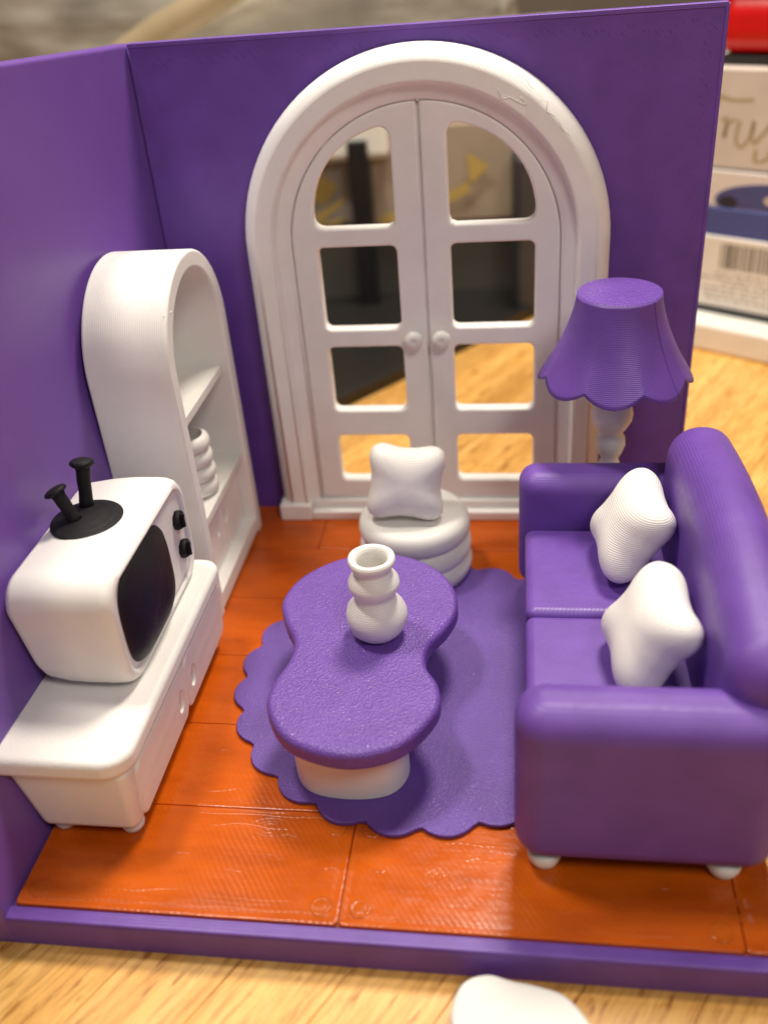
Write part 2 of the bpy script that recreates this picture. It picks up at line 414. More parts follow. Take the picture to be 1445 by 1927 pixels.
o = mesh_obj('grain_ridges', vs, fs, orange_m, floor); o['kind'] = 'stuff'
struct(box('subfloor', (.02, -RD+.02, -.157), (RW, .0, -.09), plain('orange_dark_plastic', (.30, .05, .004), .4), None, r=0))

# ------------------------------------------------------------------ arched double door
door = thing('arched_double_door', 'white arched double door with eight open window panes set in the back wall', 'door', (8, -.3, 0))
def sweep_arch(name, prof, cx, cz, zb, mat, parent, n=48):
    """prof: closed list of (radius, y)"""
    path = [(-1, 0, zb)] + [(-cos(pi*i/n), sin(pi*i/n), None) for i in range(n+1)] + [(1, 0, zb)]
    vs, fs = [], []; m = len(prof)
    for (dx, dz, z) in path:
        for (r, y) in prof:
            vs.append((cx+dx*r, y, z if z is not None else cz+dz*r))
    for i in range(len(path)-1):
        for k in range(m):
            k2 = (k+1) % m; fs.append((i*m+k, i*m+k2, (i+1)*m+k2, (i+1)*m+k))
    fs.append(tuple(range(m))); fs.append(tuple((len(path)-1)*m+k for k in range(m)))
    return wn(mesh_obj(name, vs, fs, mat, parent))
prof = [(3.94, .40), (3.94, -.47), (3.98, -.50), (4.06, -.52), (4.30, -.60), (4.38, -.66), (4.42, -.82), (4.45, -.875), (4.50, -.89), (4.88, -.89), (4.91, -.875), (4.94, -.885), (5.02, -.86), (5.14, -.78), (5.24, -.66), (5.30, -.50), (5.32, -.34), (5.32, -.002)]
prof += [(4.56, -.002), (4.56, .40)]
sweep_arch('door_frame', prof, 8, 9.3, .1, white_door, door)
for s in (-1, 1):
    x0, x1 = (2.60, 3.72) if s < 0 else (12.28, 13.40)
    box('plinth', (x0, -1.0, .0), (x1, -.002, .62), white_door, door, r=.07)
box('threshold', (3.722, -.94, .0), (12.278, .3, .34), white_door, door, r=.06)
box('threshold', (3.722, -.66, .342), (12.278, .28, .62), white_door, door, r=.06).name = 'bottom_rail'
def leaf(s):
    # outline of the leaf (left s=-1, right s=+1) with four openings
    R = 3.93; g = .035; n = 26; P = []
    P.append((8+s*g, .63)); P.append((8+s*R, .63))
    for i in range(n+1):
        a = pi/2*i/n; x = R*cos(a); z = R*sin(a)
        if x < g: x = g
        P.append((8+s*x, 9.3+z))
    if s < 0: P = P[::-1]
    xa, xb = (4.81, 7.19) if s < 0 else (8.76, 11.21)
    holes = [rrect(xa, z0, xb, z1, .2, 5) for z0, z1 in ((1.35, 3.03), (3.95, 6.15), (6.73, 9.3))]
    top = []; rx = 3.23; cz = 9.5
    inner = xb-8 if s < 0 else xa-8   # x offset near the centre
    xin = abs(inner)
    def up(x): return 9.85+2.85*max(0, 1-(x/rx)**2.3)**(1/2.3)
    top += [(xin+.2, 9.85), (rx-.34, 9.85), (rx-.22, 9.87), (rx-.12, 9.92), (rx-.05, 10.00), (rx-.02, 10.12)]
    m = 18
    xs = [rx-.015-(rx-.015-(xin+.42))*(i/m)**1.6 for i in range(m+1)]
    top += [(x, up(x)) for x in xs if up(x) > 10.2]
    t = up(xin+.42)
    top += [(xin+.27, t+.03), (xin+.13, t-.02), (xin+.04, t-.12), (xin, t-.28), (xin, 10.05), (xin+.06, 9.91)]
    T = [(8+s*x, z) for x, z in top]
    if s < 0: T = T[::-1]
    holes.append(T)
    o = plate('door_leaf', [P]+holes, .46, white_door, XZ(-.24), door, bevel=.085, res=3)
    return o
for s in (-1, 1):
    lf = leaf(s)
    kx = 8+s*.42
    k = lathe('door_knob', [(.13, -.06), (.13, .06), (.16, .09), (.25, .15), (.285, .23), (.27, .31), (.20, .37), (.10, .39), (.08, .36), (.0001, .355)], (0, 0, 0), white, None, 28)
    k.data.transform(Matrix.Translation((kx, -.49, 6.44)) @ Matrix.Rotation(radians(90), 4, 'X'))
    k.parent = lf
box('meeting_strip', (7.93, -.32, .66), (8.07, -.12, 13.15), white_door, door, r=.01)
# stray filament strands on the frame
def strand(pts, parent, mat, r=.011): 
    out = []
    for i in range(len(pts)-1):
        for k in range(6):
            t = k/6; p = Vector(pts[i]).lerp(Vector(pts[i+1]), t); out.append(p+Vector((noise.noise(p*3)*.05, 0, noise.noise(p*3+Vector((5, 5, 5)))*.05)))
    out.append(Vector(pts[-1])); return tube('filament_strand', out, r, mat, parent, 5)
strand([(10.22, -.92, 13.45), (10.30, -.93, 13.22), (10.50, -.93, 13.22), (10.72, -.94, 13.12), (10.95, -.92, 13.02), (10.78, -.92, 13.22)], door, white, .009)
strand([(10.7, -.91, 13.75), (10.95, -.92, 13.62), (11.1, -.91, 13.4)], door, white, .008)
strand([(11.3, -.91, 13.15), (11.5, -.92, 13.05), (11.45, -.92, 12.85), (11.7, -.91, 12.75)], door, white, .008)
strand([(11.75, -.91, 12.6), (11.9, -.92, 12.35), (12.05, -.91, 12.2)], door, white, .007)

# ------------------------------------------------------------------ arched bookcase
shelf = thing('arched_bookcase', 'tall white round-topped bookcase against the left wall with two open shelves', 'bookcase', (1, -3.95, 0))
SY0, SY1 = -6.5, -1.28; scy = (SY0+SY1)/2; sr = (SY1-SY0)/2; X1 = 1.98
cz = 10.33-sr
out_o = [(SY1, .12), (SY1, cz)] + [(scy+sr*cos(pi*i/36), cz+sr*sin(pi*i/36)) for i in range(1, 36)] + [(SY0, cz), (SY0, .12)]
ir = sr-.5
in_o = [(scy+ir, .55), (scy+ir, cz)] + [(scy+ir*cos(pi*i/32), cz+ir*sin(pi*i/32)) for i in range(1, 32)] + [(scy-ir, cz), (scy-ir, .55)]
o = plate('bookcase_case', [out_o, in_o], X1-.02, white_side, YZ(.02+(X1-.02)/2), shelf, bevel=.09)
for v in o.data.vertices:
    if v.co.x < 1: v.co.x -= .36
plate('back_panel', [[(scy+ir+.1, .5), (scy+ir+.1, cz)] + [(scy+(ir+.1)*cos(pi*i/32), cz+(ir+.1)*sin(pi*i/32)) for i in range(1, 32)] + [(scy-ir-.1, cz), (scy-ir-.1, .5)]], .2, white_cool, YZ(.16), shelf, bevel=.01)
for z in (6.25, 3.15):
    box('shelf_board', (.2, scy-ir-.02, z-.28), (1.72 if z > 5 else 1.86, scy+ir+.02, z), white_cool, shelf, r=.03)
for i in range(2):
    a = scy-ir+.02+i*(ir-.01); b = a+ir-.05
    hy = b-.40 if i == 0 else a+.40
    plate('cupboard_door', [rrect(a, .57, b, 2.85, .05), ellipse(hy, 1.85, .12, .27)], .14, white_door, YZ(1.50), shelf, bevel=.03)
box('cupboard_back', (1.25, scy-ir, .56), (1.38, scy+ir, 2.86), white_cool, shelf, r=0)
box('bottom_rail', (.3, scy-ir-.03, .40), (X1-.03, scy+ir+.03, .64), white, shelf, r=.04)
for y in (SY0+.02, SY1-.42):
    box('leg', (1.55, y, .0), (X1-.01, y+.40, .2), white, shelf, r=.05)
    box('leg', (.05, y, .0), (.45, y+.40, .2), white, shelf, r=.05)
strand([(1.9, -5.95, 9.35), (1.95, -5.8, 9.3), (2.0, -5.62, 9.38)], shelf, white)
strand([(1.95, -6.02, 8.7), (2.0, -5.96, 8.6), (2.03, -6.0, 8.5)], shelf, white)

pot = thing('ribbed_pot', 'small round white pot of stacked rings on the lower shelf of the bookcase', 'pot', (1.1, -4.35, 3.15))
R = []
for i in range(4):
    rb = .62-.015*i
    for k in range(9):
        a = -pi/2+pi*k/8; R.append((rb-.10+.18*cos(a)+.0, .25+.48*i+.24*sin(a)))
inner = [(.46, 1.94), (.42, 1.7), (.42, .4), (.0001, .38)]
lathe('pot_body', [(.0001, .0)]+[(r, z+.0) for r, z in R]+inner, (1.12, -4.22, 3.152), white_cool, pot, 40)

# ------------------------------------------------------------------ television console
cons = thing('console_cabinet', 'low white two-door cabinet standing against the left wall under the television', 'cabinet', (1.1, -11, 0))
CT = 2.80
plate('top_slab', [rrect(-.55, -14.82, 2.62, -7.2, [.5, .3, .3, .66], 8)], .52, white_top, XY(CT-.26), cons, bevel=.17, res=5)
def ctaper(v):
    f = (v.z-.28)/2.0
    return Vector((v.x+((.04*f) if v.x > 1 else 0)-((.14*(1-f)) if v.x > 1 else -.35*(1-f)), v.y+(.14*(1-f) if v.y < -11 else -.10*f), v.z))
box('cabinet_body', (-.40, -14.62, .28), (2.44, -7.22, 2.34), white_side, cons, r=.26, seg=6, taper=ctaper)
for i, (a, b) in enumerate(((-14.2, -10.80), (-10.75, -7.5))):
    hy = -11.25 if i == 0 else -10.25
    d = plate('cabinet_door', [rrect(a, .46, b, 2.20, .28, 6), ellipse(hy, 1.25, .17, .33)], .16, white_side, YZ(0), cons, bevel=.05)
    sh = Matrix.Identity(4); sh[0][2] = .18/2.06; d.data.transform(sh); d.data.transform(Matrix.Translation((2.275, 0, 0)))
for x in (.3, 1.95):
    for y in (-14.05, -7.7):
        lathe('foot', [(.20, 0), (.25, .03), (.27, .12), (.27, .3)], (x, y, 0), white, cons, 24)

# ------------------------------------------------------------------ television
tv = thing('retro_television', 'rounded white television with black domed screen and stubby rabbit-ear antennas, on the low cabinet', 'television', (1, -10, CT))
TY0, TY1 = -12.75, -7.45
def rr_ring(x, y0, y1, z0, z1, r, n=8):
    pts = rrect(y0, z0, y1, z1, r, n); return [(x - (.40*max(0, min(1, (p[1]-z0)/1.6)) if x < .5 else 0), p[0], p[1]) for p in pts]
rings = []
def addr(x, dn, df, db, dt, r): rings.append(rr_ring(x, TY0+dn, TY1-df, CT+.01+db, 5.86-dt, r))
addr(-.22, .75, .75, .45, .80, .35); addr(-.18, .45, .45, .25, .52, .5); addr(-.06, .25, .25, .14, .30, .6); addr(.14, .12, .12, .05, .14, .68); addr(.5, .04, .04, .01, .03, .72)
addr(1.0, .0, .0, .0, .0, .75); addr(1.6, .0, .0, .0, .0, .75); addr(1.84, .02, .02, .0, .01, .75); addr(1.98, .06, .06, .02, .05, .73); addr(2.08, .14, .14, .08, .13, .69); addr(2.11, .24, .24, .16, .23, .62)
addr(2.10, .30, .30, .22, .28, .58); addr(2.02, .36, .36, .28, .34, .55)
vs = [p for r in rings for p in r]; m = len(rings[0]); fs = []
for i in range(len(rings)-1):
    for k in range(m): fs.append((i*m+k, i*m+(k+1) % m, (i+1)*m+(k+1) % m, (i+1)*m+k))
fs.append(tuple(range(m))); fs.append(tuple((len(rings)-1)*m+k for k in range(m)))
wn(mesh_obj('casing', vs, fs, white_side, tv))
# screen: four convex sides, domed, with print rings
vs, fs = [], []
sy, sz = -10.72, 4.28; hy, hz = 1.56, 1.30; n = 72; nr = 22
for j in range(nr+1):
    f = 1-j/nr
    for k in range(n):
        a = 2*pi*k/n; c, s = cos(a), sin(a); e = 3.7
        q = (abs(c)**e+abs(s)**e)**(-1/e)
        vs.append((1.92+.42*sqrt(max(0, 1-(.985*f)**2.4))*1.0 + (.022 if j % 2 else 0), sy+hy*q*c*f, sz+hz*q*s*f))
for j in range(nr):
    for k in range(n): fs.append((j*n+k, j*n+(k+1) % n, (j+1)*n+(k+1) % n, (j+1)*n+k))
scr = mesh_obj('screen', vs, fs, screen_m, tv)
for z in (4.70, 3.82):
    k = lathe('dial_knob', [(.26, 0), (.27, .10), (.24, .16), (.20, .17), (.17, .12), (.0001, .12)], (0, 0, 0), black, tv, 8)
    k.data.transform(Matrix.Translation((2.02, -8.22, z)) @ Matrix.Rotation(radians(90), 4, 'Y'))
    g = box('dial_grip', (2.12, -8.26, z-.2), (2.26, -8.18, z+.2), black, None, r=.02); g.parent = k; g.location = (0, 0, 0)
lathe('antenna_base', [(.86, -.06), (.88, .0), (.86, .04), (.6, .12), (.3, .17), (.0001, .19)], (.60, -9.95, 5.82), black, tv, 48)
for (p, q, r) in (((.46, -10.15, 5.86), (.08, -10.10, 6.74), .16), ((.46, -9.55, 5.86), (.50, -9.30, 7.06), .165)):
    p = Vector(p); q = Vector(q); dd = (q-p)
    a = tube('antenna', [p+dd*t+Vector((noise.noise(Vector((t*6, r*40, 0)))*.03, 0, 0)) for t in (0, .2, .4, .6, .8, .9)], [r*1.2, r, r*.95, r, r*1.02, r*1.1], black, tv, 12)
    t = tube('antenna_tip', [p+dd*t for t in (.86, .9, .95, 1.0, 1.04)], [r*1.0, r*1.5, r*1.8, r*1.75, r*1.2], black, None, 9)
    t.parent = a; t.location = (0, 0, 0)

# ------------------------------------------------------------------ rug
NL = 24; rc = (8.4, -8.8)
pts = []
for i in range(NL*10):
    a = 2*pi*i/(NL*10); ph = (a-radians(-87.5))*NL/2
    rad = 4.93+.33*abs(sin(ph))**.75
    pts.append((rc[0]+rad*cos(a), rc[1]+rad*sin(a)))
rug = plate('scalloped_rug', [pts], .12, purple_rug, XY(.065), None, bevel=.03, res=2)
tag(rug, 'round purple rug with a scalloped edge lying under the coffee table', 'rug')

# ------------------------------------------------------------------ coffee table
ct = thing('coffee_table', 'purple peanut-shaped coffee table on a white base, standing on the rug', 'coffee table', (7, -10, .12))
TT = 2.25
cpts = [(7.05, -13.72), (8.25, -13.32), (8.97, -12.25), (8.95, -11.40), (8.60, -10.72), (8.60, -10.0), (9.02, -9.2), (9.22, -8.35), (8.95, -7.3), (8.15, -6.42), (6.95, -6.03), (5.75, -6.35), (4.85, -7.2), (4.52, -8.25), (4.78, -9.15), (5.18, -9.95), (5.20, -10.65), (5.00, -11.45), (5.02, -12.3), (5.72, -13.3)]
plate('tabletop', [spline_closed(cpts, 8)], .55, purple_top, XY(TT-.275), ct, bevel=.17, res=5)
bpts = [(6.95, -13.12), (7.85, -12.92), (8.22, -12.3), (8.1, -11.5), (7.85, -10.6), (8.1, -9.4), (8.3, -8.4), (7.9, -7.4), (6.9, -7.0), (5.9, -7.4), (5.5, -8.3), (5.75, -9.4), (5.95, -10.6), (5.72, -11.5), (5.50, -12.3), (5.95, -12.95)]
b = plate('base', [spline_closed(bpts, 6)], TT-.55-.125, white, XY(.125+(TT-.55-.125)/2), ct, bevel=.03)

vase = lathe('vase', [(.0001, 0), (.42, 0), (.50, .04), (.66, .22), (.755, .48), (.76, .66), (.70, .86), (.56, 1.06), (.485, 1.18), (.49, 1.26), (.57, 1.38), (.63, 1.52), (.625, 1.66), (.54, 1.80), (.45, 1.92), (.44, 2.0), (.49, 2.08), (.56, 2.16), (.585, 2.25), (.555, 2.33), (.49, 2.36), (.42, 2.31), (.37, 2.2), (.36, 2.0), (.44, 1.7), (.46, 1.5), (.38, 1.25), (.5, .8), (.0001, .3)],
             (0, 0, 0), white_vase, None, 64, wob=.022)
vase.location = (7.30, -9.60, TT+.004)
tag(vase, 'white double-gourd vase standing on the purple coffee table', 'vase')

# ------------------------------------------------------------------ pouf
pouf = thing('ringed_pouf', 'round white pouf of three fat rings in front of the arched door', 'pouf', (7.6, -3.75, .12))
for j, (zc, rad, hh) in enumerate(((.42, 1.42, .42), (1.08, 1.42, .38), (1.78, 1.40, .40))):
    P = [(.0001, zc-hh)]+[(rad+.30*cos(a), zc+hh*sin(a)) for a in [-pi/2+pi*k/14 for k in range(15)]]+[(.0001, zc+hh)]
    if j == 2: P[-1] = (.0001, zc+hh+.03)
    lathe('cushion_ring', P, (7.62, -3.75, .0 if j else .02), white_cool, pouf, 64, wob=.02)

# ------------------------------------------------------------------ pillows
def pillow(name, c, U, V, a, b, t, label, grp, k1=.175, seed=0, sq=.72):
    U = Vector(U).normalized(); V = (Vector(V)-U*Vector(V).dot(U)).normalized(); W = U.cross(V); c = Vector(c)
    vs, fs = [], []; n = 96; m = 40
    for j in range(m+1):
        ph = pi*j/m
        for i in range(n):
            th = 2*pi*i/n
            R = 1.0+k1*cos(4*(th-pi/4))+.03*cos(8*(th-pi/4))
            corner = .5+.5*cos(4*(th-pi/4))
            f = sin(ph)**sq
            h = cos(ph)*(1+.10*corner*f**4)
            wob = 1+.03*noise.noise(Vector((cos(th)*1.5+seed, sin(th)*1.5, ph)))
            x = a*R*cos(th)*f*wob; y = b*R*sin(th)*f*wob; z = t*h
            vs.append(c+U*x+V*y+W*z)
    for j in range(m):
        for i in range(n):
            i2 = (i+1) % n; fs.append((j*n+i, j*n+i2, (j+1)*n+i2, (j+1)*n+i))
    o = mesh_obj(name, vs, fs, white_pillow)
    bm = bmesh.new(); bm.from_mesh(o.data); bmesh.ops.remove_doubles(bm, verts=bm.verts, dist=.001)
    for _ in range(2): bmesh.ops.smooth_vert(bm, verts=bm.verts, factor=.5, use_axis_x=True, use_axis_y=True, use_axis_z=True)
    bm.to_mesh(o.data); bm.free(); o.data.polygons.foreach_set('use_smooth', [True]*len(o.data.polygons))
    return tag(o, label, 'pillow', grp)
G = 'white four-cornered throw pillows'
pillow('pillow', (7.48, -3.95, 3.32), (1, .05, -.10), (.08, .30, 1), 1.22, 1.20, .66, 'white pillow standing upright on the ringed pouf', G, seed=1, k1=.175)
pillow('pillow', (13.60, -7.22, 3.98), (0.10, -1, -.05), (.62, .0, 1), 1.38, 1.26, .68, 'white pillow on the far seat cushion, next to the lamp', G, seed=2, k1=.155)
pillow('pillow', (13.62, -11.25, 3.92), (0.10, -1, -.05), (.62, .0, 1), 1.38, 1.26, .68, 'white pillow on the near seat cushion, behind the nearer armrest', G, seed=3, k1=.165)

# ------------------------------------------------------------------ sofa
sofa = thing('purple_sofa', 'purple two-seat sofa with rounded arms and high back on small white feet', 'sofa', (13.3, -9.5, 0))
AZ = 4.32
def armdef(v): return v
box('armrest', (10.78, -5.55, .62), (15.9, -4.25, AZ), purple, sofa, r=.5, seg=8)
box('armrest', (10.72, -14.90, .42), (15.95, -13.45, AZ+.27), purple, sofa, r=.62, seg=10)
box('base_frame', (11.0, -14.2, .5), (15.8, -4.8, 1.5), purple, sofa, r=.15)
box('seat_cushion', (10.95, -9.27, 1.35), (15.0, -5.45, 2.72), purple_seat, sofa, r=.24, seg=6)
box('seat_cushion', (10.95, -13.58, 1.35), (15.0, -9.30, 2.72), purple_seat, sofa, r=.24, seg=6)
def bdef(v):
    f = max(0, (v.z-1)/5.0); t = (v.y+9.4)/5.0
    v.z += f*f*(.75*cos(min(1, abs(t))*pi/2))
    v.x += .25*f
    return v
box('backrest', (14.45, -14.35, .5), (16.1, -4.55, 5.55), purple_back, sofa, r=.78, seg=10, cuts=6, deform=bdef)
for x in (11.35, 15.05):
    for y in (-14.35, -5.0):
        lathe('foot', [(.24, .0), (.29, .03), (.36, .2), (.38, .6)], (x, y, .0 if y < -10 else .125), white, sofa, 24)

# ------------------------------------------------------------------ lamp
lamp = thing('floor_lamp', 'lamp with scalloped purple shade on a turned white stem, behind the sofa', 'lamp', (13.38, -3.2, 0))
def shade_r(r, z, a, i):
    t = max(0, min(1, (8.68-z)/2.5)); lob = abs(cos(4*(a+radians(5.5))))
    return r+.07*(t**2)*(lob-.5)*2, z-(.42*lob**.8)*(t**2.2)
outp = []
for i in range(25):
    t = i/24; outp.append((1.10+.25*t+.70*(t**2.0), 8.68-2.15*t))
inp = [(r-.09, z) for r, z in outp[::-1]][:-1]+[(1.0, 8.5)]
lathe('lamp_shade', outp+inp+[(.0001, 8.5)], (13.38, -3.2, 0), purple_shade, lamp, 144, rfun=shade_r)
lathe('shade_cap', [(1.09, 8.60), (1.085, 8.695), (.0001, 8.70)], (13.38, -3.2, 0), purple_cap, lamp, 64)
tube('shade_seam', [(13.38+(r+.0)*cos(radians(-42)), -3.2+(r+.0)*sin(radians(-42)), z) for r, z in [(shade_r(r, z, radians(-42), 0)) for r, z in outp]], .02, purple_shade, lamp, 6)
st = [(.0001, 0), (1.1, 0), (1.12, .15), (.95, .32), (.5, .5), (.3, .8), (.26, 1.6), (.30, 2.4), (.55, 2.75), (.60, 3.0), (.48, 3.25), (.30, 3.5), (.24, 3.7), (.34, 3.9), (.42, 4.15), (.40, 4.38), (.30, 4.52), (.42, 4.68), (.56, 4.95), (.58, 5.15), (.52, 5.4), (.38, 5.62), (.3, 5.8), (.26, 8.4), (.0001, 8.4)]
lathe('lamp_stem', st, (13.38, -3.2, 0.002), white, lamp, 40)

# ------------------------------------------------------------------ loose white piece in front
bp = spline_closed([(9.52, -17.55), (9.72, -16.98), (10.2, -16.76), (10.7, -16.85), (11.2, -16.92), (11.75, -17.1), (12.2, -17.65), (12.35, -18.3), (12.2, -18.95), (11.5, -19.3), (10.8, -19.15), (10.2, -19.25), (9.7, -18.8), (9.6, -18.1)], 8)
wp = plate('white_cloud_piece', [bp], .5, white_cool, XY(TZ+.255), None, bevel=.12, res=4)
tag(wp, 'loose flat white cloud-shaped piece on the wooden table in front of the room', 'plastic piece')

# ------------------------------------------------------------------ boxes behind the room, right
Q = Vector((17.5, 18.6, 0)); ang = math.atan2(-.57, .82)
def SM(off=0): return Matrix.Translation(Q) @ Matrix.Rotation(ang, 4, 'Z') @ Matrix.Translation((0, off, 0))
paperw = plain('white_card', (.76, .73, .68), .55)
def sbox(name, s0, s1, d0, d1, z0, z1, mat, label, cat, r=.06, grp=None, parent=None):
    o = box(name, (s0, d0, z0), (s1, d1, z1), mat, parent, r=r, M=SM())
    if label: tag(o, label, cat, grp)
    return o
def sface(name, s0, s1, z0, z1, mat, parent, d=-.006):
    o = mesh_obj(name, [SM() @ Vector(p) for p in ((s0, d, z0), (s1, d, z0), (s1, d, z1), (s0, d, z1), (s0, d+.004, z0), (s1, d+.004, z0), (s1, d+.004, z1), (s0, d+.004, z1))], [(0, 1, 2, 3), (4, 5, 6, 7), (0, 1, 5, 4), (2, 3, 7, 6), (1, 2, 6, 5), (0, 3, 7, 4)], mat, None, smooth=False)
    if parent is not None: o.parent = parent
    return o
sbox('white_tray', .2, 13, -1.6, 9, TZ+.002, .40, plain('white_glossy_card', (.78, .76, .70), .4), 'thick white slab at the bottom of the box stack on the right', 'tray', .2)
sbox('black_folder', .6, 12.4, -.15, 8.6, .402, .66, plain('black_sheet', (.02, .02, .025), .4), 'thin black folder between the white slab and the barcode box', 'folder', .03)
bb = sbox('barcode_box', .4, 12.5, 0, 8.5, .662, 3.98, paperw, 'white carton with a printed barcode in the stack on the right', 'box')
ink = plain('grey_ink', (.16, .14, .11), .6)
rb = random.Random(3); s = 2.95
while s < 6.6:
    wd = rb.choice((.03, .04, .06, .10, .14)); sface('barcode_bar', s, s+wd, 2.55, 3.72, ink, bb); s += wd+rb.choice((.03, .04, .06, .09))
gink = plain('pale_grey_ink', (.36, .33, .28), .6)
for j in range(6):
    z = 2.25-j*.24; s = 2.45+rb.uniform(-.3, .9)*(1 if j < 3 else -.4)
    while s < 7.2:
        wd = rb.uniform(.12, .5); sface('print_line', s, s+wd, z, z+.10, gink, bb); s += wd+rb.uniform(.06, .16)
blue = plain('blue_card', (.060, .078, .27), .5)
sbox('blue_box', .2, 12, .12, 8.3, 3.982, 5.25, blue, 'dark blue carton on top of the barcode box', 'box')
pb = sbox('oval_print_box', .1, 12, .2, 9.5, 5.254, 6.85, plain('pale_pink_card', (.68, .62, .59), .6), 'pale flat box printed with a dark blue oval, under the cream carton', 'box')
def fdisc(name, cs, cz, a, b_, mat, d):
    o = plate(name, [[p for p in ellipse(cs, cz, a, b_, 36) if p[1] > 5.27]], .012, mat, SM() @ XZ(d), None, bevel=.001); o.parent = pb
fdisc('blue_oval', 5.3, 5.60, 3.0, .86, plain('blue_print', (.065, .075, .22), .5), .196)
fdisc('cream_oval', 5.9, 5.75, 1.35, .36, plain('cream_print', (.55, .48, .42), .5), .184)
fdisc('dark_blob', 2.95, 5.52, .42, .28, plain('dark_print', (.02, .02, .03), .5), .184)
sb = sbox('script_box', -.2, 12.2, .35, 9.6, 6.90, 11.0, plain('cream_carton', (.60, .53, .47), .5), 'cream carton with gold script lettering in the stack on the right', 'box', .08)
sbox('dark_sheet', .0, 12, .30, 9.4, 6.852, 6.898, plain('dark_grey_sheet', (.10, .08, .075), .5), 'thin dark sheet under the cream carton with gold lettering', 'sheet', .0)
gold = plain('gold_ink', (.40, .32, .19), .4)
def stroke(pts, r=.09):
    P = []
    for i in range(len(pts)-1):
        p0, p1, p2, p3 = (Vector(pts[max(0, min(len(pts)-1, i+j-1))]) for j in range(4))
        for k in range(8):
            t = k/8; P.append(.5*((2*p1)+(p2-p0)*t+(2*p0-5*p1+4*p2-p3)*t*t+(3*p1-p0-3*p2+p3)*t**3))
    P.append(Vector(pts[-1]))
    vs, fs = [], []; n = len(P)
    for i, p in enumerate(P):
        a = (P[min(i+1, n-1)]-P[max(i-1, 0)]).normalized(); nn = Vector((-a.y, a.x)); wdt = .72*r*(.55+.65*abs(a.y))
        for d in (.342, .349):
            vs += [SM() @ Vector((p.x+nn.x*wdt, d, p.y+nn.y*wdt)), SM() @ Vector((p.x-nn.x*wdt, d, p.y-nn.y*wdt))]
        k = len(vs)-4
        if i: fs += [(k-4, k, k+1, k-3), (k-2, k+2, k+3, k-1)]
    o = mesh_obj('letter_stroke', vs, fs, gold, None, smooth=False); o.parent = sb
stroke([(1.2, 9.75), (1.8, 9.9), (2.6, 9.75), (3.5, 9.8)], .16)                       # bar of the T
stroke([(1.9, 9.8), (1.7, 9.0), (1.5, 8.0)], .16)                                     # stem
stroke([(2.15, 8.9), (2.4, 9.0), (2.35, 8.2), (2.45, 8.75), (2.8, 9.0)])             # r
stroke([(2.98, 8.95), (2.9, 8.2), (3.15, 7.85), (3.5, 8.3), (3.62, 8.95), (3.6, 8.3), (3.8, 8.0)])  # u
stroke([(3.8, 8.1), (4.4, 8.9), (4.55, 9.2), (4.35, 8.8), (4.6, 8.2), (4.4, 7.5), (3.9, 7.3), (3.85, 7.8)], .11)  # s
stroke([(5.0, 9.6), (4.95, 8.6), (4.85, 7.9), (5.2, 7.7)], .12)                       # t
stroke([(4.6, 9.15), (5.0, 9.2), (5.5, 9.25)], .08)
red = plain('red_plastic', (.60, .004, .003), .35)
rt = thing('red_case', 'bright red case standing on top of the cream carton', 'case', (20, 18, 11.2))
for nme, a in (('case_body', (-.1, 10.5, .9, 7.5, 11.35, 13.9)), ('case_lid', (-.2, 10.6, .8, 7.6, 13.91, 16.5))):
    o = box(nme, (a[0]+1.0, a[2], a[4]), (a[1], a[3], a[5]), red, rt, r=1.05, seg=7, M=SM())
box('case_foot', (1.3, 1.2, 11.002), (10.2, 7.2, 11.37), plain('black_rubber', (.02, .018, .018), .6), rt, r=.05, M=SM())

# ------------------------------------------------------------------ things behind the room, middle and left
d2 = Vector((.62, .785, 0)); a2 = math.atan2(d2.y, d2.x)
BM = Matrix.Translation((2.84, 9.47, TZ)) @ Matrix.Rotation(a2, 4, 'Z')
blk = plain('black_tray_plastic', (.014, .013, .012), .35)
tr = thing('black_tray', 'shallow black tray with a raised rim lying on the table behind the room', 'tray', (2.84, 9.47, TZ))
for nme, lo, hi in (('tray_bottom', (-12, .3, .15), (18, 13.7, .35)), ('tray_rim', (-12, 0, .01), (18, .42, .62)), ('tray_rim', (-12, 13.6, .01), (18, 14, .62)), ('tray_rim', (17.6, .43, .01), (18, 13.59, .62)), ('tray_rim', (-12, .43, .01), (-11.6, 13.59, .62))):
    box(nme, lo, hi, blk, tr, r=.08 if 'rim' in nme else 0, M=BM)
def tall(name, lo, hi, mat, label, cat, r=.1, rot=0):
    lo = Vector(lo); hi = Vector(hi); c = (lo+hi)/2; M = Matrix.Translation((c.x, c.y, 0)) @ Matrix.Rotation(radians(rot), 4, 'Z')
    o = box(name, (lo.x-c.x, lo.y-c.y, lo.z), (hi.x-c.x, hi.y-c.y, hi.z), mat, None, r=r, M=M); return tag(o, label, cat)
tall('charcoal_case', (-14, 23.2, TZ+.002), (12.5, 29, 3.4), plain('charcoal_plastic', (.075, .070, .058), .5, s=.3), 'low charcoal case lying behind the black tray', 'case', .3, 6)
po = tall('black_post', (2.0, 21.9, TZ+.002), (3.0, 22.9, 8.0), plain('black_metal', (.006, .006, .006), .5), 'upright black post seen through the left door leaf', 'post', .05)
gm = plain('grey_film', (.34, .30, .25), .45, (.20, .17, .15), s=.25, bumpy=.3)
yel = plain('yellow_print', (.46, .33, .09), .5)
lb = tall('grey_parcel', (-6.5, 23.4, 3.402), (2.0, 28, 6.95), gm, 'grey parcel with yellow print stacked on the charcoal case', 'parcel', .3)
